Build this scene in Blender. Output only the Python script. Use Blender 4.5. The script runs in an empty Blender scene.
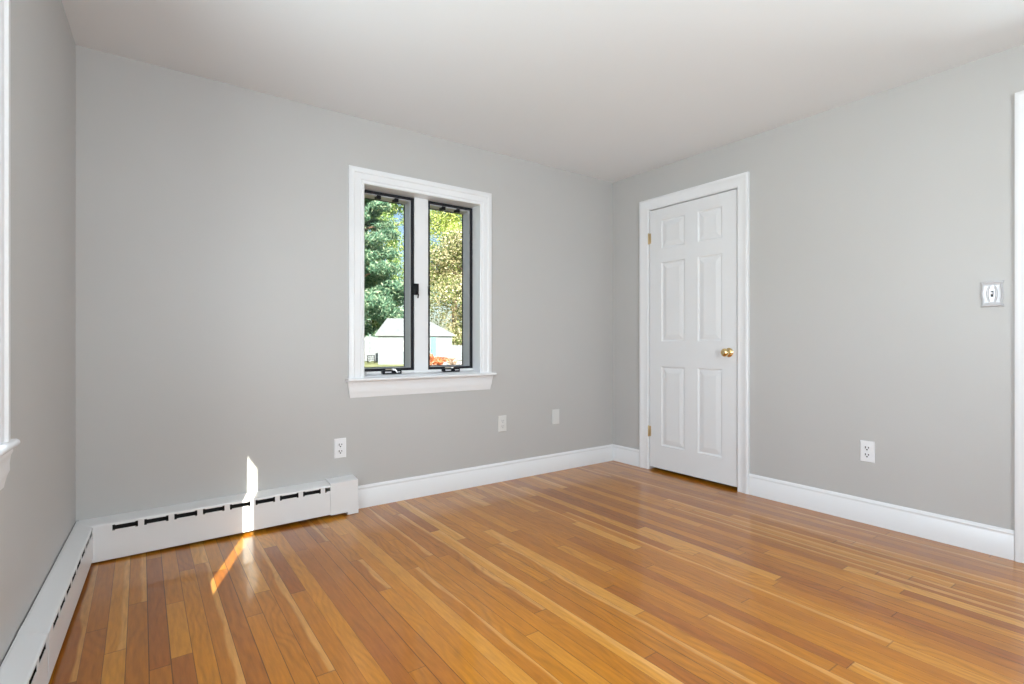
import bpy, bmesh, math, random
from mathutils import Vector, Matrix
import numpy as np
S = bpy.context.scene
C = S.collection
R = math.radians
PI = math.pi

# ------------------------------------------------------------ camera, light
F_PX, HOR = 517.3, 342.5
CAM = (-3.2946, -3.1068, 1.0089); YAW = 0.62174
cd = bpy.data.cameras.new('camera'); cam = bpy.data.objects.new('camera', cd); C.objects.link(cam)
cd.sensor_width = 36; cd.lens = F_PX / 1024 * 36; cd.shift_y = (HOR - 342) / 1024
cd.clip_start = .02; cd.clip_end = 400
cam.location = CAM; cam.rotation_euler = (PI / 2, 0, -YAW)
S.camera = cam
vs = S.view_settings
vs.view_transform = 'Standard'; vs.look = 'None'; vs.gamma = 1; vs.use_curve_mapping = False
vs.exposure = -0.04
try:
    S.cycles.sample_clamp_indirect = 6
    S.cycles.max_bounces = 10; S.cycles.diffuse_bounces = 6; S.cycles.transparent_max_bounces = 24
except Exception: pass

W = 3.541            # back wall length
LA = 0.03816         # the left wall runs a little out of square
H = 2.38             # ceiling height
REAR = -4.0
def lw(s, off=0, z=0):   # point on the left wall, s metres from the back corner, off metres into the room
    return Vector((-W - s * math.sin(LA) + off * math.cos(LA), -s * math.cos(LA) - off * math.sin(LA), z))
LROT = PI / 2 - LA       # local x -> towards the back wall, local y -> outward

world = bpy.data.worlds.new('world'); S.world = world; world.use_nodes = True
nt = world.node_tree; nt.nodes.clear()
wo = nt.nodes.new('ShaderNodeOutputWorld'); bg = nt.nodes.new('ShaderNodeBackground'); sky = nt.nodes.new('ShaderNodeTexSky')
sky.sky_type = 'NISHITA'; sky.sun_disc = False; sky.sun_elevation = R(35); sky.sun_rotation = R(200)
sky.air_density = 1.0; sky.dust_density = 1.5
nt.links.new(sky.outputs[0], bg.inputs[0]); nt.links.new(bg.outputs[0], wo.inputs[0]); bg.inputs[1].default_value = .34

SUN_EL = math.atan(.515)
SUN_AZ = math.atan2(.232, .600)
def light(name, kind, energy, col=(1, 1, 1), **kw):
    l = bpy.data.lights.new(name, kind); l.energy = energy; l.color = col
    for k, v in kw.items(): setattr(l, k, v)
    o = bpy.data.objects.new(name, l); C.objects.link(o); return o
sun = light('sun', 'SUN', 27, (1, .94, .80), angle=R(.22))
sd = Vector((math.sin(SUN_AZ) * math.cos(SUN_EL), math.cos(SUN_AZ) * math.cos(SUN_EL), -math.sin(SUN_EL)))
sun.rotation_euler = sd.to_track_quat('-Z', 'Y').to_euler()
# daylight entering by the left window and a guessed, unseen rear window
L2_S = 2.07          # window_2 centre along the left wall
dl = light('window_daylight', 'AREA', 95, (.82, .90, 1), shape='RECTANGLE', size=1.35, size_y=1.1)
dl.location = lw(L2_S, -.30, 1.40)
dl.rotation_euler = (lw(0, 1) - lw(0, 0) + Vector((0, 0, .12))).to_track_quat('-Z', 'Z').to_euler()
dr = light('window_daylight', 'AREA', 100, (.89, .94, 1), shape='RECTANGLE', size=1.6, size_y=1.15)
dr.location = (-2.05, REAR - .30, 1.42)
dr.rotation_euler = Vector((-.12, 1, .35)).to_track_quat('-Z', 'Z').to_euler()

dh = light('hall_fill_light', 'AREA', 48, (.86, .94, 1), shape='RECTANGLE', size=.62, size_y=1.6)  # unseen hall light, added to brighten the left wall
dh.location = (.84, -2.975, 1.15); dh.rotation_euler = Vector((-1, .12, .10)).to_track_quat('-Z', 'Z').to_euler()

# ------------------------------------------------------------ materials
def P(name, col, rough=.5, metal=0, spec=.5, coat=0, coat_r=.1):
    m = bpy.data.materials.new(name); m.use_nodes = True
    b = m.node_tree.nodes['Principled BSDF']
    b.inputs['Base Color'].default_value = (*col, 1); b.inputs['Roughness'].default_value = rough
    b.inputs['Metallic'].default_value = metal; b.inputs['Specular IOR Level'].default_value = spec
    b.inputs['Coat Weight'].default_value = coat; b.inputs['Coat Roughness'].default_value = coat_r
    return m
def mottled(m, c1, c2, scale=3., detail=3., bump=0., bscale=60., coords='Object'):
    t = m.node_tree; b = t.nodes['Principled BSDF']
    tc = t.nodes.new('ShaderNodeTexCoord'); n = t.nodes.new('ShaderNodeTexNoise'); n.inputs['Scale'].default_value = scale
    n.inputs['Detail'].default_value = detail
    r = t.nodes.new('ShaderNodeValToRGB'); r.color_ramp.elements[0].position = .35; r.color_ramp.elements[1].position = .65
    r.color_ramp.elements[0].color = (*c1, 1); r.color_ramp.elements[1].color = (*c2, 1)
    t.links.new(tc.outputs[coords], n.inputs['Vector']); t.links.new(n.outputs['Fac'], r.inputs['Fac']); t.links.new(r.outputs['Color'], b.inputs['Base Color'])
    if bump:
        n2 = t.nodes.new('ShaderNodeTexNoise'); n2.inputs['Scale'].default_value = bscale; n2.inputs['Detail'].default_value = 2
        bp = t.nodes.new('ShaderNodeBump'); bp.inputs['Strength'].default_value = bump; bp.inputs['Distance'].default_value = .002
        t.links.new(tc.outputs[coords], n2.inputs['Vector']); t.links.new(n2.outputs['Fac'], bp.inputs['Height']); t.links.new(bp.outputs['Normal'], b.inputs['Normal'])
    return m
M = {}
M['wall'] = mottled(P('wall_paint', (.56, .545, .52), .43, spec=.45), (.470, .462, .453), (.482, .474, .466), 1.5, bump=.10, bscale=140)
M['ceiling'] = mottled(P('ceiling_paint', (.74, .71, .69), .8), (.76, .778, .795), (.772, .79, .808), .8, bump=.06, bscale=120)
M['trim'] = mottled(P('white_trim_paint', (.83, .83, .85), .32), (.75, .755, .772), (.765, .77, .787), 2.)
M['door'] = mottled(P('white_door_paint', (.8, .8, .82), .38), (.71, .715, .73), (.725, .73, .745), 2.)
M['heater'] = mottled(P('white_heater_enamel', (.82, .82, .83), .3), (.72, .72, .73), (.735, .735, .745), 2.)
M['heater_dark'] = P('heater_interior', (.012, .011, .010), .6, .2)
M['dark'] = mottled(P('bronze_frame', (.02, .02, .024), .5, spec=.15), (.017, .017, .021), (.020, .020, .023), 6.)
M['black'] = P('black_plastic', (.008, .008, .010), .4, spec=.15)
M['grey'] = mottled(P('grey_sash_metal', (.30, .30, .315), .45), (.36, .36, .375), (.39, .39, .405), 5.)
M['silver'] = P('silver_metal', (.75, .75, .77), .3, .7)
M['tan'] = P('tan_clip', (.55, .47, .36), .5)
M['brass'] = P('polished_brass', (.80, .60, .30), .2, 1)
M['brass_dull'] = P('aged_brass', (.58, .44, .26), .4, .8)
M['plate'] = P('white_plate', (.78, .78, .80), .3)
M['plate_gloss'] = P('glossy_white_plate', (.52, .52, .54), .14, spec=.6)
M['plate_painted'] = P('painted_plate', (.64, .635, .62), .45)
M['slot'] = P('dark_slot', (.02, .02, .025), .5)
M['grass'] = mottled(P('grass', (.12, .2, .05), .9), (.20, .22, .09), (.36, .37, .18), .9, 8)
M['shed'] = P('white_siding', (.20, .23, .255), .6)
M['shed_roof'] = mottled(P('pale_shingles', (.5, .5, .52), .8), (.19, .205, .225), (.24, .255, .275), 4., 6)
M['teal'] = P('teal_paint', (.10, .30, .31), .5)
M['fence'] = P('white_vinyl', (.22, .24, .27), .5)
M['paving'] = mottled(P('pale_paving', (.6, .58, .55), .8), (.55, .52, .49), (.72, .70, .66), 2., 6)
M['bark'] = mottled(P('bark', (.10, .06, .04), .9), (.09, .055, .04), (.22, .15, .10), 5., 8)
M['screen_shade'] = P('rail_plastic', (.15, .15, .16), .5)

def siding(m, freq):
    t = m.node_tree; b = t.nodes['Principled BSDF']; tc = t.nodes.new('ShaderNodeTexCoord'); w = t.nodes.new('ShaderNodeTexWave')
    w.bands_direction = 'Z'; w.inputs['Scale'].default_value = freq; w.wave_profile = 'SAW'
    bp = t.nodes.new('ShaderNodeBump'); bp.inputs['Strength'].default_value = .6; bp.inputs['Distance'].default_value = .02
    t.links.new(tc.outputs['Object'], w.inputs['Vector']); t.links.new(w.outputs['Fac'], bp.inputs['Height']); t.links.new(bp.outputs['Normal'], b.inputs['Normal'])
siding(M['shed'], 2.0)

def leaf_mat(name, cols, trans=.35):
    m = bpy.data.materials.new(name); m.use_nodes = True; t = m.node_tree; b = t.nodes['Principled BSDF']
    g = t.nodes.new('ShaderNodeNewGeometry'); r = t.nodes.new('ShaderNodeValToRGB'); cr = r.color_ramp
    while len(cr.elements) < len(cols): cr.elements.new(.5)
    for i, c in enumerate(cols):
        cr.elements[i].position = i / (len(cols) - 1); cr.elements[i].color = (*c, 1)
    t.links.new(g.outputs['Random Per Island'], r.inputs['Fac']); t.links.new(r.outputs['Color'], b.inputs['Base Color'])
    b.inputs['Roughness'].default_value = .6
    tr = t.nodes.new('ShaderNodeBsdfTranslucent'); mx = t.nodes.new('ShaderNodeMixShader'); mx.inputs[0].default_value = trans
    t.links.new(r.outputs['Color'], tr.inputs['Color'])
    o = t.nodes['Material Output']; t.links.new(b.outputs[0], mx.inputs[1]); t.links.new(tr.outputs[0], mx.inputs[2]); t.links.new(mx.outputs[0], o.inputs[0])
    return m
M['pine'] = leaf_mat('pine_needles', [(.05, .13, .09), (.11, .25, .16), (.26, .43, .30), (.52, .62, .42)])
M['maple'] = leaf_mat('yellow_green_leaves', [(.16, .26, .03), (.36, .48, .08), (.62, .68, .22), (.75, .72, .40)])
M['brownleaf'] = leaf_mat('olive_brown_leaves', [(.06, .11, .03), (.24, .30, .10), (.58, .50, .30), (.85, .80, .58)])
M['oak'] = leaf_mat('green_leaves', [(.07, .18, .04), (.18, .34, .09), (.42, .54, .20), (.62, .68, .34)])
M['orange'] = leaf_mat('orange_leaves', [(.45, .10, .03), (.65, .20, .06), (.75, .38, .20), (.80, .55, .40)])
M['pinkleaf'] = leaf_mat('pale_leaves', [(.55, .30, .20), (.75, .60, .50), (.30, .25, .15), (.80, .74, .68)])

def glass(name, tint):
    m = bpy.data.materials.new(name); m.use_nodes = True; t = m.node_tree; t.nodes.clear()
    o = t.nodes.new('ShaderNodeOutputMaterial'); a = t.nodes.new('ShaderNodeBsdfTransparent'); g = t.nodes.new('ShaderNodeBsdfGlossy')
    g.inputs['Roughness'].default_value = .01; a.inputs['Color'].default_value = (*tint, 1)
    f = t.nodes.new('ShaderNodeFresnel'); f.inputs['IOR'].default_value = 1.3; mx = t.nodes.new('ShaderNodeMixShader')
    g_ = t.nodes.new('ShaderNodeNewGeometry'); ma = t.nodes.new('ShaderNodeMath'); ma.operation = 'MULTIPLY_ADD'
    t.links.new(g_.outputs['Backfacing'], ma.inputs[0]); ma.inputs[1].default_value = 1 / 1.3 - 1.3; ma.inputs[2].default_value = 1.3; t.links.new(ma.outputs[0], f.inputs['IOR'])
    t.links.new(f.outputs[0], mx.inputs[0]); t.links.new(a.outputs[0], mx.inputs[1]); t.links.new(g.outputs[0], mx.inputs[2]); t.links.new(mx.outputs[0], o.inputs[0])
    return m
M['glass'] = glass('clear_glass', (.96, .98, .97)); M['screened_glass'] = glass('screened_glass', (.73, .745, .745))

def oak_floor():
    m = bpy.data.materials.new('oak_strip_floor'); m.use_nodes = True; t = m.node_tree; L = t.links
    b = t.nodes['Principled BSDF']
    N = lambda k: t.nodes.new('ShaderNode' + k)
    def math_(op, a, c=None, d=None):
        n = N('Math'); n.operation = op
        for i, v in enumerate((a, c, d)):
            if v is None: continue
            if isinstance(v, (int, float)): n.inputs[i].default_value = v
            else: L.new(v, n.inputs[i])
        return n.outputs[0]
    def comb(x, y, z=0):
        n = N('CombineXYZ')
        for i, v in enumerate((x, y, z)):
            if isinstance(v, (int, float)): n.inputs[i].default_value = v
            else: L.new(v, n.inputs[i])
        return n.outputs[0]
    def noise(v, scale, det=3., rough=.5, dist=0.):
        n = N('TexNoise'); L.new(v, n.inputs['Vector']); n.inputs['Scale'].default_value = scale; n.inputs['Detail'].default_value = det
        n.inputs['Roughness'].default_value = rough; n.inputs['Distortion'].default_value = dist; return n.outputs['Fac']
    def wn(v):
        n = N('TexWhiteNoise'); n.noise_dimensions = '2D'; L.new(v, n.inputs['Vector']); return n
    tc = N('TexCoord'); sp = N('SeparateXYZ'); L.new(tc.outputs['Object'], sp.inputs[0]); X, Y = sp.outputs[0], sp.outputs[1]
    wd = .0585
    u = math_('DIVIDE', X, wd); iu = math_('FLOOR', u); fu = math_('SUBTRACT', u, iu)
    r1 = wn(comb(iu, 3.7)).outputs['Value']; r2 = wn(comb(iu, 11.3)).outputs['Value']
    ln = math_('MULTIPLY_ADD', r2, 1.3, 1.9)
    v = math_('DIVIDE', math_('ADD', Y, math_('MULTIPLY', r1, 7.0)), ln); iv = math_('FLOOR', v); fv = math_('SUBTRACT', v, iv)
    # the board ends wander: split each cell once more at a random place
    cut = math_('MULTIPLY_ADD', wn(comb(iu, math_('ADD', iv, .5))).outputs['Value'], .7, .15)
    half = math_('GREATER_THAN', fv, cut)
    pid = wn(comb(iu, math_('MULTIPLY_ADD', half, .37, iv)))
    rv = pid.outputs['Value']; rc = pid.outputs['Color']; sc = N('SeparateColor'); L.new(rc, sc.inputs[0])
    ramp = N('ValToRGB'); cr = ramp.color_ramp
    stops = [(0, (.29, .092, .017)), (.20, (.35, .120, .018)), (.50, (.405, .150, .019)), (.80, (.465, .182, .022)), (.94, (.51, .22, .036)), (1, (.56, .27, .062))]
    while len(cr.elements) < len(stops): cr.elements.new(.5)
    for i, (p_, c_) in enumerate(stops): cr.elements[i].position = p_; cr.elements[i].color = (*c_, 1)
    L.new(rv, ramp.inputs[0])
    # grain: stretched noise with cathedral rings, different on every board
    off = math_('MULTIPLY', sc.outputs[0], 50)
    off2 = math_('MULTIPLY', sc.outputs[1], 30)
    gv = comb(math_('ADD', X, off), math_('MULTIPLY_ADD', Y, .09, off2))
    g1 = noise(gv, 90, 5, .6)
    bend = noise(comb(math_('ADD', X, off), math_('MULTIPLY_ADD', Y, .5, off2)), 4.5, 2)
    ring = math_('SINE', math_('MULTIPLY', math_('ADD', math_('MULTIPLY', fu, .25), math_('MULTIPLY', bend, 1.0)), 48))
    ring = math_('MULTIPLY_ADD', ring, .5, .5)
    ringf = math_('MULTIPLY', math_('POWER', ring, 2.0), math_('MULTIPLY', sc.outputs[2], .36))
    fac = math_('MULTIPLY', math_('SUBTRACT', g1, .45), 1.5)
    dark = math_('ADD', fac, ringf)
    big = noise(tc.outputs['Object'], 1.1, 2)
    val = math_('SUBTRACT', math_('MULTIPLY_ADD', big, .25, .93), math_('MULTIPLY', dark, .55))
    edge = N('MapRange'); L.new(math_('ADD', fu, math_('MULTIPLY', math_('SUBTRACT', bend, .5), .9)), edge.inputs[0]); edge.inputs[1].default_value = .60; edge.inputs[2].default_value = .74; edge.inputs[3].default_value = 0; edge.inputs[4].default_value = .6
    sap = math_('MULTIPLY', edge.outputs[0], math_('GREATER_THAN', sc.outputs[1], .78))
    smx = N('Mix'); smx.data_type = 'RGBA'; L.new(sap, smx.inputs['Factor']); L.new(ramp.outputs[0], smx.inputs['A']); smx.inputs['B'].default_value = (.64, .34, .11, 1)
    hsv = N('HueSaturation'); L.new(smx.outputs['Result'], hsv.inputs['Color']); L.new(val, hsv.inputs['Value'])
    hsv.inputs['Saturation'].default_value = 1.04
    # knots and small stains
    vo = N('TexVoronoi'); vo.inputs['Scale'].default_value = 1.6; L.new(comb(X, math_('MULTIPLY', Y, .55)), vo.inputs['Vector'])
    kn = N('MapRange'); L.new(vo.outputs['Distance'], kn.inputs[0]); kn.inputs[1].default_value = .012; kn.inputs[2].default_value = .045; kn.inputs[3].default_value = .55; kn.inputs[4].default_value = 1
    # seams
    e = math_('MINIMUM', fu, math_('SUBTRACT', 1, fu))
    seamw = math_('MULTIPLY_ADD', math_('POWER', r1, 6.0), .034, .010)
    s1 = math_('LESS_THAN', e, seamw)
    ev = math_('MINIMUM', math_('ABSOLUTE', math_('SUBTRACT', fv, cut)), math_('MINIMUM', fv, math_('SUBTRACT', 1, fv)))
    s2 = math_('MULTIPLY', math_('LESS_THAN', ev, .0010), .6)
    seam = math_('MAXIMUM', s1, s2)
    sm = math_('MULTIPLY', math_('SUBTRACT', 1, math_('MULTIPLY', seam, .62)), kn.outputs[0])
    mx = N('Mix'); mx.data_type = 'RGBA'; mx.blend_type = 'MULTIPLY'; mx.inputs['Factor'].default_value = 1
    L.new(hsv.outputs[0], mx.inputs['A']); L.new(comb(sm, sm, sm), mx.inputs['B']); L.new(mx.outputs['Result'], b.inputs['Base Color'])
    rn = noise(tc.outputs['Object'], 7, 4)
    L.new(math_('MULTIPLY_ADD', rn, .16, .24), b.inputs['Roughness'])
    b.inputs['Specular IOR Level'].default_value = .25; b.inputs['Coat Weight'].default_value = .6; b.inputs['Coat Roughness'].default_value = .11
    cup = math_('MULTIPLY', math_('POWER', math_('ABSOLUTE', math_('SUBTRACT', fu, .5)), 3.0), 1.2)
    tilt = math_('MULTIPLY', fu, math_('SUBTRACT', rv, .5))
    hgt = math_('SUBTRACT', math_('ADD', math_('MULTIPLY', tilt, .35), math_('MULTIPLY', g1, .10)), math_('ADD', math_('MULTIPLY', seam, .5), cup))
    bp = N('Bump'); bp.inputs['Strength'].default_value = .35; bp.inputs['Distance'].default_value = .0012
    L.new(hgt, bp.inputs['Height']); L.new(bp.outputs[0], b.inputs['Normal']); L.new(bp.outputs[0], b.inputs['Coat Normal'])
    return m
M['floor'] = oak_floor()

# ------------------------------------------------------------ helpers
def obj(name, bm, mat, parent=None, smooth=False, recalc=True):
    if recalc: bmesh.ops.recalc_face_normals(bm, faces=bm.faces)
    me = bpy.data.meshes.new(name); bm.to_mesh(me); bm.free(); me.materials.append(mat)
    if smooth:
        for p in me.polygons: p.use_smooth = True
        try: me.set_sharp_from_angle(angle=R(38))
        except Exception: pass
    o = bpy.data.objects.new(name, me); C.objects.link(o); o.parent = parent; return o
def empty(name, loc=(0, 0, 0), rz=0.):
    o = bpy.data.objects.new(name, None); C.objects.link(o); o.location = loc; o.rotation_euler = (0, 0, rz)
    o.empty_display_size = .05; return o
def tag(o, label=None, cat=None, group=None, kind=None):
    if label: o['label'] = label
    if cat: o['category'] = cat
    if group: o['group'] = group
    if kind: o['kind'] = kind
    return o
def B(): return bmesh.new()
def box(bm, x0, x1, y0, y1, z0, z1, bev=0.):
    g = bmesh.ops.create_cube(bm, size=1)
    for v in g['verts']:
        v.co = Vector(((x0 + x1) / 2 + v.co.x * (x1 - x0), (y0 + y1) / 2 + v.co.y * (y1 - y0), (z0 + z1) / 2 + v.co.z * (z1 - z0)))
    if bev:
        es = list({e for v in g['verts'] for e in v.link_edges})
        bmesh.ops.bevel(bm, geom=es, offset=bev, segments=2, affect='EDGES', profile=.6)
def holed(bm, us, vs_, holes, f, d0, d1):
    """slab in (u, v) with rectangular holes, from depth d0 to d1; f(u, v, d) -> world"""
    us = sorted(set(list(us) + [h[i] for h in holes for i in (0, 1)])); vs_ = sorted(set(list(vs_) + [h[i] for h in holes for i in (2, 3)]))
    solid = {}
    for i in range(len(us) - 1):
        for j in range(len(vs_) - 1):
            cu, cv = (us[i] + us[i + 1]) / 2, (vs_[j] + vs_[j + 1]) / 2
            solid[i, j] = not any(h[0] < cu < h[1] and h[2] < cv < h[3] for h in holes)
    cache = {}
    def V(i, j, k):
        if (i, j, k) not in cache: cache[i, j, k] = bm.verts.new(f(us[i], vs_[j], (d0, d1)[k]))
        return cache[i, j, k]
    for (i, j), s in solid.items():
        if not s: continue
        for k in (0, 1): bm.faces.new([V(i, j, k), V(i + 1, j, k), V(i + 1, j + 1, k), V(i, j + 1, k)])
        for (di, dj, a, b_) in ((-1, 0, (i, j), (i, j + 1)), (1, 0, (i + 1, j), (i + 1, j + 1)), (0, -1, (i, j), (i + 1, j)), (0, 1, (i, j + 1), (i + 1, j + 1))):
            if not solid.get((i + di, j + dj), False):
                bm.faces.new([V(*a, 0), V(*b_, 0), V(*b_, 1), V(*a, 1)])
def extrude_profile(bm, prof, a, b, f):
    """closed profile [(p, q)] swept from a to b; f(t, p, q) -> point"""
    r0 = [bm.verts.new(f(a, p, q)) for p, q in prof]; r1 = [bm.verts.new(f(b, p, q)) for p, q in prof]
    n = len(prof)
    for i in range(n): bm.faces.new([r0[i], r0[(i + 1) % n], r1[(i + 1) % n], r1[i]])
    bm.faces.new(r0); bm.faces.new(r1[::-1])
def casing(bm, x0, x1, z0, z1, prof, f, closed=False):
    """mitred trim round an opening; prof [(t outwards, h proud)]; f(x, z, h) -> point"""
    rings = []
    for t, h in prof:
        pts = [(x0 - t, z0 - (t if closed else 0)), (x0 - t, z1 + t), (x1 + t, z1 + t), (x1 + t, z0 - (t if closed else 0))]
        rings.append([bm.verts.new(f(x, z, h)) for x, z in pts])
    n = len(rings)
    for i in range(n):
        a, b_ = rings[i], rings[(i + 1) % n]
        for k in range(4 if closed else 3):
            k2 = (k + 1) % 4
            bm.faces.new([a[k], a[k2], b_[k2], b_[k]])
    if not closed:
        bm.faces.new([r[0] for r in rings]); bm.faces.new([r[3] for r in rings][::-1])
def frame(bm, x0, x1, z0, z1, wl, wr, wb, wt, y0, y1):
    """rectangular picture frame, local x z plane, depth y0..y1"""
    holed(bm, [x0, x1], [z0, z1], [(x0 + wl, x1 - wr, z0 + wb, z1 - wt)], lambda u, v, d: (u, d, v), y0, y1)
def lathe(bm, prof, origin, axis, seg=24):
    """prof [(r, h)] turned about axis from origin"""
    ax = Vector(axis).normalized(); q = Vector((0, 0, 1)).rotation_difference(ax); o = Vector(origin); rings = []
    for r, h in prof:
        if r < 1e-6: rings.append([bm.verts.new(o + q @ Vector((0, 0, h)))])
        else: rings.append([bm.verts.new(o + q @ Vector((r * math.cos(2 * PI * k / seg), r * math.sin(2 * PI * k / seg), h))) for k in range(seg)])
    for a, b_ in zip(rings, rings[1:]):
        for k in range(seg):
            k2 = (k + 1) % seg
            if len(a) == 1 and len(b_) == 1: continue
            if len(a) == 1: bm.faces.new([a[0], b_[k], b_[k2]])
            elif len(b_) == 1: bm.faces.new([a[k], a[k2], b_[0]])
            else: bm.faces.new([a[k], a[k2], b_[k2], b_[k]])
def tube(bm, pts, rad, seg=8):
    pts = [Vector(p) for p in pts]; rs = rad if isinstance(rad, (list, tuple)) else [rad] * len(pts); rings = []
    for i, p in enumerate(pts):
        d = (pts[min(i + 1, len(pts) - 1)] - pts[max(i - 1, 0)]).normalized()
        q = Vector((0, 0, 1)).rotation_difference(d)
        rings.append([bm.verts.new(p + q @ Vector((rs[i] * math.cos(2 * PI * k / seg), rs[i] * math.sin(2 * PI * k / seg), 0))) for k in range(seg)])
    for a, b_ in zip(rings, rings[1:]):
        for k in range(seg): bm.faces.new([a[k], a[(k + 1) % seg], b_[(k + 1) % seg], b_[k]])
    bm.faces.new(rings[0][::-1]); bm.faces.new(rings[-1])

# ------------------------------------------------------------ room shell
T = .205
fb = B(); box(fb, -4.05, .75, REAR - T, T, -.06, 0); tag(obj('floor', fb, M['floor']), kind='structure')
cb = B(); box(cb, -4.05, .75, REAR - T, T, H, H + .08); tag(obj('ceiling', cb, M['ceiling']), kind='structure')
W1 = dict(x0=-2.186, x1=-1.352, z0=.790, z1=1.979)
bm = B(); holed(bm, [-W - .25, .75], [0, H], [(W1['x0'] - .02, W1['x1'] + .02, W1['z0'] - .02, W1['z1'] + .02)], lambda u, v, d: (u, d, v), 0, T)
tag(obj('wall_back', bm, M['wall']), kind='structure')
L2W = .72; L2Z0, L2Z1 = .752, 1.984
bm = B(); holed(bm, [0, 4.3], [0, H], [(L2_S - L2W - .02, L2_S + L2W + .02, L2Z0 - .02, L2Z1 + .02)], lambda u, v, d: lw(u, -d, v), 0, T)
tag(obj('wall_left', bm, M['wall']), kind='structure')
D1 = dict(y0=-1.141, y1=-.389, z=2.060)
D2 = dict(y0=-3.346, y1=-2.603, z=2.075)
bm = B(); holed(bm, [REAR, 0], [0, H], [(D1['y0'] - .022, D1['y1'] + .022, -.01, D1['z'] + .022), (D2['y0'] - .022, D2['y1'] + .022, -.01, D2['z'] + .022)], lambda u, v, d: (d, u, v), 0, .12)
tag(obj('wall_right', bm, M['wall']), kind='structure')
bm = B(); holed(bm, [-4.05, .75], [0, H], [(-2.87, -1.23, .84, 2.0)], lambda u, v, d: (u, d, v), REAR, REAR - T)
tag(obj('wall_rear', bm, M['wall']), kind='structure')
bm = B(); holed(bm, [REAR, 0], [0, H], [(-3.31, -2.64, .30, 2.0)], lambda u, v, d: (d, u, v), .70, .75); box(bm, .12, .70, -1.95, -1.90, 0, H); tag(obj('wall_closet', bm, M['wall']), kind='structure')
# unseen roof overhang outside the left wall, shaped to cut the sun beam
bm = B()
holed(bm, [-.5, 4.6], [-.545, .0], [], lambda u, v, d: lw(u, v, d), 2.385, 2.50)
tag(obj('eave_sun_cut', bm, M['trim']), kind='structure')
bm = B(); box(bm, -4.75, 2.5, -7.2, -7.0, -.5, 4.6); tag(obj('wall_sun_block', bm, M['paving']), kind='structure')  # unseen wall added to keep the sun out of the rear window

bm = B(); holed(bm, [-3.31, -2.64], [.30, 2.0], [(-3.26, -2.69, .35, 1.95)], lambda u, v, d: (d, u, v), .69, .74)
hall_frame = tag(obj('hall_fill_window', bm, M['trim']), kind='structure')  # unseen window added in the hall wall to frame the fill light
bm = B(); box(bm, .715, .719, -3.262, -2.688, .348, 1.952); obj('pane', bm, M['glass'], hall_frame)

# baseboards
def bb_prof(h=.136, t=.014):
    return [(0, 0), (t, 0), (t, h - .030), (t - .002, h - .027), (t - .003, h - .019), (t - .001, h - .014), (t - .004, h - .006), (t - .009, h), (0, h)]
bm = B(); extrude_profile(bm, bb_prof(), -2.250, 0, lambda t, p, q: (t, -p, q)); tag(obj('baseboard_back', bm, M['trim'], smooth=True), kind='structure')
bm = B()
for a, b_ in ((-.0135, D1['y1'] + .088), (D1['y0'] - .078, D2['y1'] + .088), (D2['y0'] - .088, REAR)):
    extrude_profile(bm, bb_prof(), a, b_, lambda t, p, q: (-p, t, q))
tag(obj('baseboard_right', bm, M['trim'], smooth=True), kind='structure')
bm = B(); extrude_profile(bm, bb_prof(), -3.60, -.0, lambda t, p, q: (t, REAR + p, q)); tag(obj('baseboard_rear', bm, M['trim'], smooth=True), kind='structure')

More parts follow.
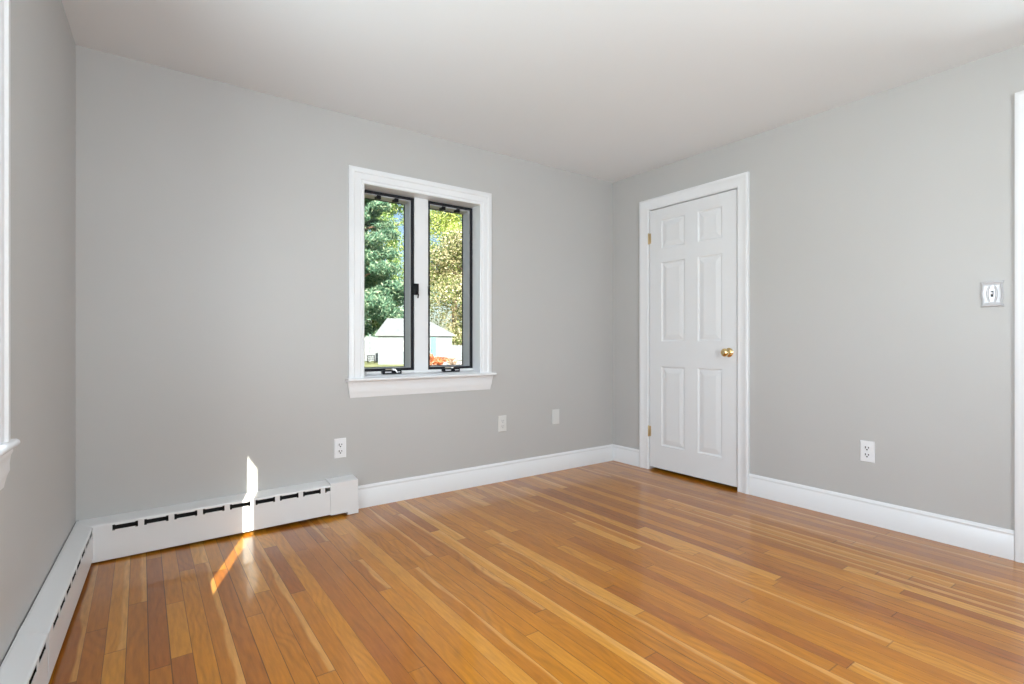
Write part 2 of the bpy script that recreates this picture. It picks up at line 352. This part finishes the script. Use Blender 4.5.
# ------------------------------------------------------------ doors
def panel_rings(bm, y0, y1, z0, z1, f, rings):
    prev = None
    for ins, d in rings:
        cur = [bm.verts.new(f(a, z, d)) for a, z in ((y0 + ins, z0 + ins), (y1 - ins, z0 + ins), (y1 - ins, z1 - ins), (y0 + ins, z1 - ins))]
        if prev:
            for k in range(4): bm.faces.new([prev[k], prev[(k + 1) % 4], cur[(k + 1) % 4], cur[k]])
        prev = cur
    bm.faces.new(prev)
CAS = [(0, 0), (0, .010), (.006, .013), (.012, .011), (.030, .013), (.055, .016), (.062, .020), (.074, .020), (.080, .017), (.080, 0)]
def door(name, d, hinges=(), knob=None, slab=True):
    y0, y1, z1 = d['y0'], d['y1'], d['z']; wy = y1 - y0
    root = tag(empty(name, (0, (y0 + y1) / 2, 0)), kind='structure'); cy = (y0 + y1) / 2
    f = lambda y, z, h: (-h, y - cy, z)
    bm = B(); casing(bm, y0 - .006, y1 + .006, 0, z1 + .006, CAS, f); obj('door_casing', bm, M['trim'], root, True)
    bm = B(); casing(bm, y0 - .001, y1 + .001, 0, z1 + .001, [(0, -.12), (0, .004), (.020, .004), (.020, -.12)], f)
    obj('door_jamb', bm, M['trim'], root)
    if not slab: return root
    # slab
    a0, a1, b0, b1 = y0 + .005, y1 - .004, .024, z1 - .005
    sx = (a1 - a0) / .735
    # panel edges measured from the hinge side (a1)
    cols = [(a1 - .322 * sx, a1 - .112 * sx), (a1 - .625 * sx, a1 - .432 * sx)]
    rows = [(.205, .822), (1.018, 1.632), (1.742, 1.962)]
    holes = [(c0, c1, r0, r1) for c0, c1 in cols for r0, r1 in rows]
    bm = B(); holed(bm, [a0, a1], [b0, b1], holes, lambda u, v, dd: (dd, u - cy, v), .002, .036)
    for h in holes:
        panel_rings(bm, *h, lambda a, z, dd: (dd, a - cy, z), [(0, .002), (.004, .0075), (.011, .0095), (.016, .0095), (.020, .008), (.046, .0035), (.05, .003)])
        panel_rings(bm, *h, lambda a, z, dd: (dd, a - cy, z), [(0, .036), (.01, .030)])
    sl = obj('door_slab', bm, M['door'], root, recalc=True)
    for hz in hinges:
        bm = B(); lathe(bm, [(0, hz - .045), (.0035, hz - .044), (.0055, hz - .040), (.0055, hz + .040), (.0035, hz + .044), (0, hz + .045)], (-.007, y1 + .001 - cy, 0), (0, 0, 1), 12)
        box(bm, -.0045, .004, y1 - .003 - cy - .014, y1 - .001 - cy + .014, hz - .040, hz + .040)
        tag(obj('hinge', bm, M['brass_dull'], root, True), 'brass hinge')
    if knob:
        ky, kz = knob; bm = B()
        lathe(bm, [(0, 0), (.031, 0), (.032, .003), (.028, .008), (.015, .012), (.012, .018), (.0115, .030), (.016, .034), (.024, .040), (.028, .048), (.0285, .055), (.025, .063), (.017, .069), (.008, .071), (0, .071)], (.002, ky - cy, kz), (-1, 0, 0), 32)
        tag(obj('door_knob', bm, M['brass'], root, True), 'polished brass round knob')
    return root
door('door_1', D1, [1.835, .305], (-1.078, .940))
door('door_2', D2, slab=False)      # left open to let the added hall light in, only its casing shows

# ------------------------------------------------------------ windows
def casement(name, width, z0, z1, loc, rz, depth, split, detail=True, thr=T, mull=.100, mdepth=.065, proud=.018, pane='screened_glass', stool=.054):
    """local x along the wall, y outwards, z up; opening centred on x = 0"""
    root = tag(empty(name, loc, rz), kind='structure'); x0, x1 = -width / 2, width / 2
    f = lambda x, z, h: (x, -h, z)
    prof = [(0, 0), (0, .010), (.004, .014), (.012, .014), (.016, .009), (.022, .009), (.026, .013), (.060, .013), (.066, proud), (.084, proud), (.091, proud - .004), (.096, proud - .006), (.096, 0)]
    prof = [(t * (1 if i else 1), h) for i, (t, h) in enumerate(prof)]
    bm = B(); casing(bm, x0, x1, z0, z1, prof, f); obj('window_casing', bm, M['trim'], root, True)
    # jamb lining with the sloping white sill deck
    bm = B(); holed(bm, [x0 - .019, x1 + .019], [z0 - .019, z1 + .019], [(x0, x1, z0 + .004, z1)], lambda u, v, d: (u, d, v), -.001, thr)
    obj('window_jamb', bm, M['trim'], root)
    bm = B(); extrude_profile(bm, [(.004, z0 + .004), (thr, z0 + .004), (thr, z0 + .034), (mdepth + .022, z0 + .034), (mdepth + .016, z0 + .020), (.010, z0 + .010)], x0 + .0005, x1 - .0005, lambda t, p, q: (t, p, q))
    obj('sill_deck', bm, M['trim'], root)
    # stool and apron
    bm = B(); hn = .112
    extrude_profile(bm, [(.0, z0 - .016), (.008 - stool, z0 - .016), (.002 - stool, z0 - .012), (-stool, z0 - .006), (.002 - stool, z0), (.008 - stool, z0 + .004), (.0, z0 + .004)], x0 - hn, x1 + hn, lambda t, p, q: (t, p, q))
    obj('window_sill', bm, M['trim'], root, True)
    bm = B(); zt = z0 - .016
    pr = [(0, zt), (-.020, zt), (-.022, zt - .010), (-.018, zt - .020), (-.016, zt - .040), (-.017, zt - .058), (-.012, zt - .072), (-.008, zt - .091), (-.007, zt - .100), (0, zt - .100)]
    xa, xb = x0 - .104, x1 + .104
    r0 = [bm.verts.new((xa + .018 * (zt - z) / .106, y, z)) for y, z in pr]; r1 = [bm.verts.new((xb - .018 * (zt - z) / .106, y, z)) for y, z in pr]
    for i in range(len(pr)):
        k = (i + 1) % len(pr); bm.faces.new([r0[i], r0[k], r1[k], r1[i]])
    bm.faces.new(r0); bm.faces.new(r1[::-1]); obj('window_apron', bm, M['trim'], root, True)
    # mullion
    bm = B(); box(bm, split - mull / 2, split + mull / 2, mdepth + .018, thr, z0 + .012, z1, .001); obj('mullion', bm, M['trim'], root)
    # sashes
    fz0 = z0 + .034
    for k, (a, b_) in enumerate(((x0, split - mull / 2), (split + mull / 2, x1))):
        bm = B(); frame(bm, a, b_, fz0, z1 - .004, .018, .019, .017, .016, mdepth + .028, mdepth + .038)
        s = tag(obj('sash', bm, M['dark'], root), 'dark bronze casement sash')
        bm = B(); frame(bm, a + .001, b_ - .001, fz0 + .001, z1 - .005, .021, .024, .019, .023, mdepth + .038, depth); tag(obj('sash_channel', bm, M['grey'], s), 'grey metal channel')
        bm = B(); frame(bm, a + .001, b_ - .001, fz0 + .001, z1 - .005, .024, .027, .022, .026, depth, depth + .010); tag(obj('glazing_bead', bm, M['dark'], s), 'dark bead round the glass')
        bm = B(); box(bm, a + .022, b_ - .024, depth + .003, depth + .007, fz0 + .020, z1 - .028); obj('pane', bm, M[pane], s)
        if not detail: continue
        wv = b_ - a
        for q in (.36, .68):
            bm = B(); cx = a + wv * q; box(bm, cx - .014, cx + .014, mdepth + .034, mdepth + .078, z1 - .046, z1 - .022, .002)
            tag(obj('screen_clip', bm, M['black'], s), 'small black clip')
        # crank operator on the sill deck
        cx = a + wv * (.55 if k == 0 else .46); zz = z0 + .014; bm = B()
        box(bm, cx - .064, cx + .062, .046, .082, zz, zz + .028, .004)
        box(bm, cx - .030, cx + .030, .070, .100, zz + .004, zz + .020, .003)
        op = tag(obj('crank_operator', bm, M['black'], root), 'black crank operator on the white sill')
        bm = B(); box(bm, cx - .052, cx - .010, .043, .0462, zz + .010, zz + .019, .001); box(bm, cx + .022, cx + .050, .043, .0462, zz + .012, zz + .018, .0008)
        tag(obj('crank_label', bm, M['silver'], op), 'silver strip')
        bm = B()
        if k == 0:
            tube(bm, [(cx + .002, .046, zz + .030), (cx + .014, .041, zz + .030), (cx + .030, .038, zz + .010)], [.006, .005, .004], 8)
            lathe(bm, [(0, 0), (.009, .001), (.009, .010), (0, .012)], (cx + .002, .050, zz + .026), (0, 0, 1), 12)
        else:
            lathe(bm, [(0, 0), (.008, .001), (.007, .008), (0, .009)], (cx + .004, .056, zz + .026), (0, 0, 1), 12)
        tag(obj('crank_handle', bm, M['silver'], op, True), 'silver folding crank')
        bm = B(); box(bm, cx - .032, cx + .036, mdepth + .018, mdepth + .0275, fz0 + .006, fz0 + .014, .002)
        tag(obj('sash_bracket', bm, M['tan'], s), 'tan bracket on the bottom rail')
    if detail:
        zl = 1.372
        bm = B(); xa = split - mull / 2
        box(bm, xa - .010, xa + .022, mdepth - .002, mdepth + .0175, zl - .045, zl + .030, .003); box(bm, xa - .014, xa - .001, mdepth + .004, mdepth + .030, zl - .030, zl + .025, .003)
        tube(bm, [(xa + .010, mdepth - .002, zl - .02), (xa + .012, mdepth - .014, zl - .045), (xa + .012, mdepth - .008, zl - .068)], [.006, .005, .004], 8)
        tag(obj('sash_lock', bm, M['black'], root, True), 'black lever lock')
        bm = B(); xa = split + mull / 2
        box(bm, xa - .002, xa + .010, mdepth + .008, mdepth + .030, zl - .045, zl + .020, .002)
        tag(obj('sash_lock', bm, M['black'], root, True), 'black lock plate')
        bm = B(); box(bm, x0 + .002, x0 + .022, .012, .015, z0 + .013, z0 + .038, .0005)
        tag(obj('jamb_tab', bm, M['grey'], root), 'grey tab at the corner')
    return root
cx = (W1['x0'] + W1['x1']) / 2
casement('window_1', W1['x1'] - W1['x0'], W1['z0'], W1['z1'], (cx, 0, 0), 0, .186, -1.760 - cx)
casement('window_2', 2 * L2W, L2Z0, L2Z1, lw(L2_S), LROT, .190, .018, detail=False, mull=.156, mdepth=.010, proud=.020, pane='glass', stool=.034)
bm = B(); frame(bm, -2.87, -1.23, .84, 2.0, .06, .06, .06, .06, REAR - .14, REAR - .06); 
w3 = tag(obj('window_3', bm, M['trim']), kind='structure')  # unseen, guessed window for the light from behind the camera
bm = B(); box(bm, -2.08, -2.02, REAR - .13, REAR - .07, .90, 1.94); obj('mullion', bm, M['trim'], w3)
bm = B(); box(bm, -2.81, -1.29, REAR - .105, REAR - .10, .90, 1.94); obj('pane', bm, M['glass'], w3)

# ------------------------------------------------------------ baseboard heaters
def slot_holes(starts, z=.1640, ln=.096):
    hs = []
    for a in starts:
        hs += [(a, a + ln, z - .0105, z + .0095), (a, a + .010, z - .0145, z + .0125), (a + ln - .010, a + ln, z - .0145, z + .0125)]
    return hs
def heater(name, label, length, starts, caps, loc, rz, joint=None, first=0., gap=.001, D=.091, zf=.188, zt=.203, sz=.1675):
    """local x along the wall, y = 0 at the wall, -y into the room"""
    root = tag(empty(name, loc, rz), label, 'heater', 'white baseboard heaters')
    cov = B(); f = lambda u, v, d: (u, -d, v)
    zb = .026
    holed(cov, [first, length], [zb, zf - .004], slot_holes(starts, sz), f, D, D - .0016)
    # rolled top from the front fold back to the wall, and the rolled lower lip
    extrude_profile(cov, [(D, zf - .004), (D - .001, zf), (D - .006, zf + .003), (gap + .007, zt), (gap, zt), (gap, zt - .002), (gap + .007, zt - .002), (D - .007, zf + .001), (D - .0025, zf - .001), (D - .0016, zf - .004)], first, length, lambda t, p, q: (t, -p, q))
    extrude_profile(cov, [(D, zb), (D - .001, zb - .004), (D - .010, zb - .005), (D - .010, zb - .003), (D - .002, zb)], first, length, lambda t, p, q: (t, -p, q))
    obj('heater_cover', cov, M['heater'], root)
    bm = B(); box(bm, first + .01, length - .01, -.004, -.001, .018, zt - .004)
    box(bm, first + .01, length - .01, -D + .010, -.004, .130, .134)
    n = int((length - first - .1) / .03)
    for i in range(n): box(bm, first + .05 + i * .03, first + .0515 + i * .03, -.046, -.010, .055, .128)
    tube(bm, [(first + .02, -.028, .09), (length - .02, -.028, .09)], .011, 10)
    tag(obj('heating_element', bm, M['heater_dark'], root), 'dark finned element behind the slots')
    bm = B(); box(bm, first + .01, length - .01, -D + .016, -D + .012, .018, .026); obj('base_rail', bm, M['screen_shade'], root)
    for (a, b_, leg) in caps:
        bm = B(); D2, zf2, zt2 = D + .004, zf + .009, zt + .006
        prof = [(D2, .018), (D2, zf2), (D2 - .004, zf2 + .004), (.006, zt2), (.0, zt2), (.0, .018)]
        extrude_profile(bm, prof, a, b_, lambda t, p, q: (t, -p, q))
        lo, hi = (b_ - leg, b_) if leg > 0 else (a, a - leg)
        if leg: extrude_profile(bm, [(D2, .002), (D2, .0185), (0, .0185), (0, .002)], lo, hi, lambda t, p, q: (t, -p, q))
        obj('end_cap', bm, M['heater'], root)
    if joint is not None:
        bm = B(); D2, zf2, zt2 = D + .0015, zf + .001, zt + .0015
        extrude_profile(bm, [(D2, .030), (D2, zf2), (D2 - .004, zf2 + .003), (.004, zt2), (.004, zt2 - .001), (D2 - .005, zf2 + .002), (D2 - .001, zf2 - .001), (D2 - .001, .030)], joint, joint + .055, lambda t, p, q: (t, -p, q))
        obj('joint_cover', bm, M['heater'], root)
    return root
x_left = -W + .004
hb = heater('baseboard_heater', 'white baseboard heater along the window wall, ending below the outlet', -2.262 - x_left,
       [-3.401 - x_left + i * .1200 for i in range(9)], [(-2.412 - x_left, -2.252 - x_left, .064)], (x_left, 0, 0), 0, first=.012)
hb.rotation_euler = (0, -.0132, 0); hb.location.z = -.0150
LH = 3.55
o0 = lw(LH)
st = [LH - c - .048 for c in [.15 + .12 * i for i in range(8)] + [1.19 + .12 * i for i in range(18)]]
heater('baseboard_heater', 'long white baseboard heater along the left wall, seen from above', LH - .003, st, [(.0, .12, -.06)], o0, LROT, joint=LH - 1.115, gap=.004, D=.071, zf=.169, zt=.186, sz=.154)

# ------------------------------------------------------------ plates
def plate_at(name, loc, rz, label, cat, group=None): return tag(empty(name, loc, rz), label, cat, group)
def cover(bm, w, h, t=.006):
    vs0 = []
    for ins, y in ((0, 0), (0, -.003), (.0035, -t), ):
        vs0.append([bm.verts.new((x, y, z)) for x, z in ((-w / 2 + ins, -h / 2 + ins), (w / 2 - ins, -h / 2 + ins), (w / 2 - ins, h / 2 - ins), (-w / 2 + ins, h / 2 - ins))])
    for a, b_ in zip(vs0, vs0[1:]):
        for k in range(4): bm.faces.new([a[k], a[(k + 1) % 4], b_[(k + 1) % 4], b_[k]])
    bm.faces.new(vs0[-1]); bm.faces.new(vs0[0][::-1])
def stad(bm, w, h, y0, y1, zc, seg=8):
    """rounded receptacle face"""
    pts = []
    for k in range(32):
        a = 2 * PI * k / 32; pts.append((w / 2 * math.cos(a), max(-h / 2, min(h / 2, w / 2 * math.sin(a)))))
    r0 = [bm.verts.new((x, y0, zc + z)) for x, z in pts]; r1 = [bm.verts.new((x, y1, zc + z)) for x, z in pts]
    for k in range(32): bm.faces.new([r0[k], r0[(k + 1) % 32], r1[(k + 1) % 32], r1[k]])
    bm.faces.new(r1); bm.faces.new(r0[::-1])
def outlet(loc, rz, label, m, slots=True, ground=True):
    r = plate_at('wall_outlet', loc, rz, label, 'outlet', 'wall outlets')
    bm = B(); cover(bm, .071, .117); obj('cover_plate', bm, m, r)
    for s in (-1, 1):
        bm = B(); stad(bm, .034, .028, -.005, -.0085, s * .0195); fc = obj('receptacle', bm, m, r)
        bm = B(); dk = M['slot'] if slots else M['grey']
        zc = s * .0195 + (.003 if ground else 0)
        box(bm, -.0098, -.0054, -.0090, -.0080, zc - .006, zc + .0065); box(bm, .0054, .0098, -.0090, -.0080, zc - .004, zc + .0045)
        if ground: lathe(bm, [(0, 0), (.0042, 0), (.0042, .0006), (0, .0006)], (0, -.0085, zc - .0115), (0, -1, 0), 12)
        tag(obj('outlet_slots', bm, dk, fc), 'dark slots')
    bm = B(); lathe(bm, [(0, 0), (.0035, 0), (.003, .0015), (0, .0018)], (0, -.0058, 0), (0, -1, 0), 12); obj('screw', bm, M['silver'] if slots else m, r)
    return r
outlet((-2.331, -.0005, .379), 0, 'white duplex outlet on the window wall just above the heater end', M['plate'])
outlet((-1.157, -.0005, .418), 0, 'painted-over grey outlet below and right of the window', M['plate_painted'], slots=False)
outlet((-.0005, -1.916, .401), -PI / 2, 'white duplex outlet low on the wall right of the door', M['plate'])
r = plate_at('blank_plate', (-.647, -.0005, .425), 0, 'plain grey-painted blank plate between the painted outlet and the room corner', 'wall plate')
bm = B(); cover(bm, .071, .117); obj('cover_plate', bm, M['plate_painted'], r)
for s in (-1, 1):
    bm = B(); lathe(bm, [(0, 0), (.0035, 0), (.003, .0015), (0, .0018)], (0, -.0058, s * .021), (0, -1, 0), 12); obj('screw', bm, M['plate_painted'], r)
# scalloped switch plate
r = plate_at('light_switch', (-.0005, -2.437, 1.240), -PI / 2, 'glossy white scalloped switch plate with a small toggle', 'light switch')
def scallop(k, n, w, h):
    a = k / n * 4; side = int(a) % 4; t = a - int(a); c = [(-1, -1), (1, -1), (1, 1), (-1, 1)]
    p, q = c[side], c[(side + 1) % 4]; x = p[0] + (q[0] - p[0]) * t; z = p[1] + (q[1] - p[1]) * t
    d = math.sin(t * PI) ** 2
    if side in (0, 2): z *= 1 - .035 * (1 - abs(math.cos(3 * PI * t)))  # wavy top and bottom
    else: x *= 1 - .10 * (1 - d) + .06 * math.cos(t * 4 * PI) * (1 - d) * d * 2 + .0; x *= 1 + (.12 if t < .05 or t > .95 else 0)
    return x * w / 2, z * h / 2
bm = B(); n = 96; rings = []
for (sc_, y) in ((1, 0), (1, -.004), (.95, -.0085), (.88, -.0095), (.80, -.006), (.60, -.0055)):
    rings.append([bm.verts.new((scallop(k, n, .082, .123)[0] * sc_, y, scallop(k, n, .082, .123)[1] * (sc_ if sc_ > .9 else sc_ + .02))) for k in range(n)])
for a, b_ in zip(rings, rings[1:]):
    for k in range(n): bm.faces.new([a[k], a[(k + 1) % n], b_[(k + 1) % n], b_[k]])
bm.faces.new(rings[-1]); bm.faces.new(rings[0][::-1]); obj('switch_plate', bm, M['plate_gloss'], r, True)
bm = B()
for s in (-1, 1):
    pts = [(s * (.009 + .008 * math.sin(PI * t / 8)), -.0075, -.040 + .080 * t / 8) for t in range(9)]
    tube(bm, pts, [.002] + [.0038] * 7 + [.002], 8)
obj('plate_moulding', bm, M['plate_gloss'], r, True)
bm = B(); box(bm, -.0048, .0048, -.0075, -.005, -.014, .014); tag(obj('toggle_slot', bm, M['slot'], r), 'grey toggle recess')
bm = B(); box(bm, -.0032, .0032, -.0175, -.0070, -.002, .008, .001); obj('toggle', bm, M['plate'], r)
for s in (-1, 1):
    bm = B(); lathe(bm, [(0, 0), (.003, 0), (.0025, .0015), (0, .0018)], (0, -.0055, s * .030), (0, -1, 0), 12); obj('screw', bm, M['silver'], r)

# ------------------------------------------------------------ outside
GZ = -.50
bm = B()
v = [bm.verts.new(p) for p in ((-60, -60, GZ), (120, -60, GZ), (120, 140, GZ), (-60, 140, GZ))]; bm.faces.new(v)
tag(obj('ground', bm, M['grass']), kind='structure')
bm = B(); box(bm, 11.9, 22, 20.5, 33.0, GZ, GZ + .03); tag(obj('path', bm, M['paving']), kind='structure')

# shed: corner, gable direction, side direction
sh = empty('garden_shed', (9.83, 30.9, GZ), -.37)
tag(sh, 'white garden shed with pale hipped roof and teal door beyond the window', 'shed')
GW, SL, WH, RH = 5.06, 3.0, 2.02, 1.22
bm = B(); box(bm, 0, GW, 0, SL, 0, WH); obj('shed_walls', bm, M['shed'], sh)
bm = B(); v = lambda *p: bm.verts.new(p); ov = .2
e = [v(-ov, -ov, WH - .06), v(GW + ov, -ov, WH - .06), v(GW + ov, SL + ov, WH - .06), v(-ov, SL + ov, WH - .06)]
u = [v(-ov, -ov, WH + .04), v(GW + ov, -ov, WH + .04), v(GW + ov, SL + ov, WH + .04), v(-ov, SL + ov, WH + .04)]
ra, rb = v(.62, SL / 2, WH + RH), v(GW - 1.75, SL / 2, WH + RH)
bm.faces.new(e[::-1])
for k in range(4): bm.faces.new([e[k], e[(k + 1) % 4], u[(k + 1) % 4], u[k]])
bm.faces.new([u[0], u[1], rb, ra]); bm.faces.new([u[1], u[2], rb]); bm.faces.new([u[2], u[3], ra, rb]); bm.faces.new([u[3], u[0], ra])
obj('shed_roof', bm, M['shed_roof'], sh)
bm = B(); box(bm, 3.55, 3.93, -.05, .01, .05, 1.85); dd = tag(obj('shed_door', bm, M['teal'], sh), 'teal shed door')
bm = B(); box(bm, 3.60, 3.65, -.08, -.05, .9, 1.0); obj('door_handle', bm, M['black'], dd)
bm = B(); frame(bm, 3.46, 4.02, .0, 1.95, .09, .09, .02, .09, -.035, .0); obj('door_trim', bm, M['fence'], sh)
for (wx, ww) in ((1.60, .17), (4.20, .44)):
    bm = B(); frame(bm, wx - .09, wx + ww + .09, .85, 1.72, .09, .09, .06, .09, -.04, .0); box(bm, wx + ww / 2 - .02, wx + ww / 2 + .02, -.03, .0, .9, 1.6); wf = obj('shed_window', bm, M['fence'], sh)
    bm = B(); box(bm, wx, wx + ww, -.02, .005, .91, 1.63); tag(obj('pane', bm, M['grey'], wf), 'grey shed window pane')

def fence(x0, y0, x1, y1, h, label, n):
    L_ = math.hypot(x1 - x0, y1 - y0); root = tag(empty('picket_fence', (x0, y0, GZ), math.atan2(y1 - y0, x1 - x0)), label, 'fence', 'white board fences')
    st_ = L_ / n
    for i in range(n):
        bm = B()
        k = max(4, int(st_ / .17))
        for j in range(k):
            u = i * st_ + .06 + (st_ - .12) * (j + .5) / k; zz = h - .12 - .12 * math.sin(PI * (j + .5) / k)
            w_ = (st_ - .12) / k * .46
            r_ = [(u - w_, .04), (u + w_, .04), (u + w_, zz), (u, zz + .06), (u - w_, zz)]
            q0 = [bm.verts.new((x, -.01, z)) for x, z in r_]; q1 = [bm.verts.new((x, .01, z)) for x, z in r_]
            bm.faces.new(q0); bm.faces.new(q1[::-1])
            for c_ in range(5): bm.faces.new([q0[c_], q0[(c_ + 1) % 5], q1[(c_ + 1) % 5], q1[c_]])
        for z in (.25, h - .45): box(bm, i * st_, (i + 1) * st_, .012, .05, z, z + .09)
        obj('fence_panel', bm, M['fence'], root)
    for i in range(n + 1):
        bm = B(); box(bm, i * st_ - .05, i * st_ + .05, -.04, .06, 0, h); box(bm, i * st_ - .065, i * st_ + .065, -.055, .075, h, h + .05); obj('fence_post', bm, M['fence'], root)
fence(3.2, 38.2, 13.4, 36.2, 2.10, 'tall white fence behind and left of the shed', 5)
fence(16.8, 34.0, 26.0, 33.2, 1.48, 'lower white fence to the right of the shed', 4)

# dark metal bench on the lawn
bn = tag(empty('garden_bench', (10.32, 33.4, GZ), .05), 'small black metal bench on the lawn left of the shed', 'bench')
bm = B()
for i in range(4): box(bm, -.42, .42, -.20 + i * .11, -.12 + i * .11, .40, .43)
obj('seat', bm, M['black'], bn)
bm = B(); box(bm, -.42, .42, .22, .25, .78, .86); box(bm, -.42, .42, .22, .25, .56, .62); obj('backrest', bm, M['black'], bn)
for sx_ in (-1, 1):
    for (yy, hh) in ((-.18, .42), (.235, .84)):
        bm = B(); box(bm, sx_ * .40 - .03, sx_ * .40 + .03, yy - .03, yy + .03, 0, hh); obj('leg', bm, M['black'], bn)

bn.scale = (.66, .66, .66)

# trees and shrubs
def leaves(name, centers, n_each, size, mat, parent, seed, flat=1., aspect=1.):
    rng = np.random.default_rng(seed); V = []; 
    for (c, rad) in centers:
        d = rng.normal(size=(n_each, 3)); d /= np.linalg.norm(d, axis=1)[:, None]
        rr = rad * rng.uniform(.55, 1.05, (n_each, 1)); p = np.array(c) + d * rr * np.array([1, 1, flat])
        a = rng.normal(size=(n_each, 3)); a /= np.linalg.norm(a, axis=1)[:, None]
        b2 = np.cross(a, rng.normal(size=(n_each, 3))); b2 /= np.linalg.norm(b2, axis=1)[:, None]
        s = size * rng.uniform(.6, 1.3, (n_each, 1)); n_ = np.cross(a, b2)
        V.append(np.stack([p - a * s * aspect, p - b2 * s * .5 + n_ * s * .15, p + a * s * aspect, p + b2 * s * .5 + n_ * s * .15], 1))
    V = np.concatenate(V).reshape(-1, 3); n = len(V) // 4
    me = bpy.data.meshes.new(name)
    me.vertices.add(4 * n); me.vertices.foreach_set('co', V.astype(np.float32).ravel())
    me.loops.add(4 * n); me.loops.foreach_set('vertex_index', np.arange(4 * n, dtype=np.int32))
    me.polygons.add(n); me.polygons.foreach_set('loop_start', np.arange(0, 4 * n, 4, dtype=np.int32)); me.polygons.foreach_set('loop_total', np.full(n, 4, dtype=np.int32))
    me.update(calc_edges=True); me.validate(); me.materials.append(mat)
    o = bpy.data.objects.new(name, me); C.objects.link(o); o.parent = parent; return o
def tree(name, label, x, y, h, r, mat, seed, conifer=False, clumps=46, n_each=190, size=.2, low=.12):
    rnd = random.Random(seed); root = tag(empty(name, (x, y, GZ)), label, 'tree', 'trees behind the yard')
    bm = B(); tr = .016 * h + .04
    tube(bm, [(0, 0, 0), (.1, .05, h * .3), (-.08, .1, h * .6), (0, 0, h * .93)], [tr, tr * .75, tr * .45, tr * .1], 10)
    cs = []
    for i in range(clumps):
        t = low + (1 - low) * (i + rnd.random()) / clumps; an = rnd.random() * 2 * PI
        if conifer: wr = r * (1 - t) ** .75 + .3; cr_ = r * .30 * (1.1 - t) + .35; rr = wr * rnd.uniform(.35, 1.); fl = .45
        else: wr = r * math.sin(PI * min(1, max(.12, (t - low) / (1 - low) * .86 + .12))) ** .6; cr_ = r * rnd.uniform(.20, .36); rr = wr * rnd.uniform(.15, .95); fl = .8
        c = (rr * math.cos(an), rr * math.sin(an), t * h - (rr * .12 if conifer else 0)); cs.append((c, cr_))
        if i % 2 == 0: tube(bm, [(0, 0, max(.5, t * h - rr * .4)), (c[0] * .5, c[1] * .5, (max(.5, t * h - rr * .4) + c[2]) / 2 + .1), c], [tr * .3, tr * .2, tr * .08], 6)
    obj('trunk', bm, M['bark'], root, True)
    leaves('foliage', cs, n_each, size, mat, root, seed, fl, 2.2 if conifer else 1.)
tree('pine_tree', 'blue-green pine behind the shed, filling the left pane', 12.3, 41.5, 19.5, 4.6, M['pine'], 1, True, 105, 620, .10, .06)
tree('pine_tree', 'tall pine left of the shed at the far left of the view', 1.0, 46, 21, 5, M['pine'], 2, True, 80, 400, .12, .05)
tree('broadleaf_tree', 'green leafy tree behind the tall fence', 6.5, 54.5, 12, 3.8, M['oak'], 3, False, 80, 450, .11, .05)
tree('broadleaf_tree', 'tall yellow-green tree rising behind the olive-brown tree', 27.0, 51.0, 23, 5.0, M['maple'], 4, False, 90, 480, .115, .30)
tree('broadleaf_tree', 'olive-brown tree behind the lower fence', 20.8, 38.2, 11.2, 4.6, M['brownleaf'], 5, False, 84, 430, .11, .04)
tree('broadleaf_tree', 'brownish tree standing further right behind the lower fence', 32.5, 41.0, 15, 4.8, M['brownleaf'], 6, False, 80, 350, .13, .06)
tree('broadleaf_tree', 'light green tree between the pine and the olive-brown tree', 17.6, 52.0, 23, 4.6, M['oak'], 7, False, 120, 450, .12, .06)
tree('pine_tree', 'distant dark pine at the far right beyond the fence', 40.5, 50, 20, 5, M['pine'], 8, True, 80, 260, .2, .05)
def shrub(label, x, y, r, mat, seed, grp):
    rnd = random.Random(seed); root = tag(empty('garden_shrub', (x, y, GZ + .02)), label, 'shrub', grp)
    bm = B()
    for k in range(7):
        a = k * .9; tube(bm, [(0, 0, 0), (r * .5 * math.cos(a), r * .5 * math.sin(a), r * .8)], [.02, .008], 6)
    obj('stem', bm, M['bark'], root)
    cs = [((rnd.uniform(-.55, .55) * r, rnd.uniform(-.4, .4) * r, r * rnd.uniform(.35, .95)), r * .42) for _ in range(10)]
    leaves('foliage', cs, 110, .07, mat, root, seed, .8)
shrub('orange-red shrub low in front of the teal shed door', 11.2, 25.8, .66, M['orange'], 11, 'autumn shrubs by the shed')
shrub('orange shrub in the middle of the autumn shrubs', 12.2, 26.2, .50, M['orange'], 12, 'autumn shrubs by the shed')
shrub('pale pinkish shrub at the right end of the autumn shrubs', 13.3, 26.8, .38, M['pinkleaf'], 13, 'autumn shrubs by the shed')
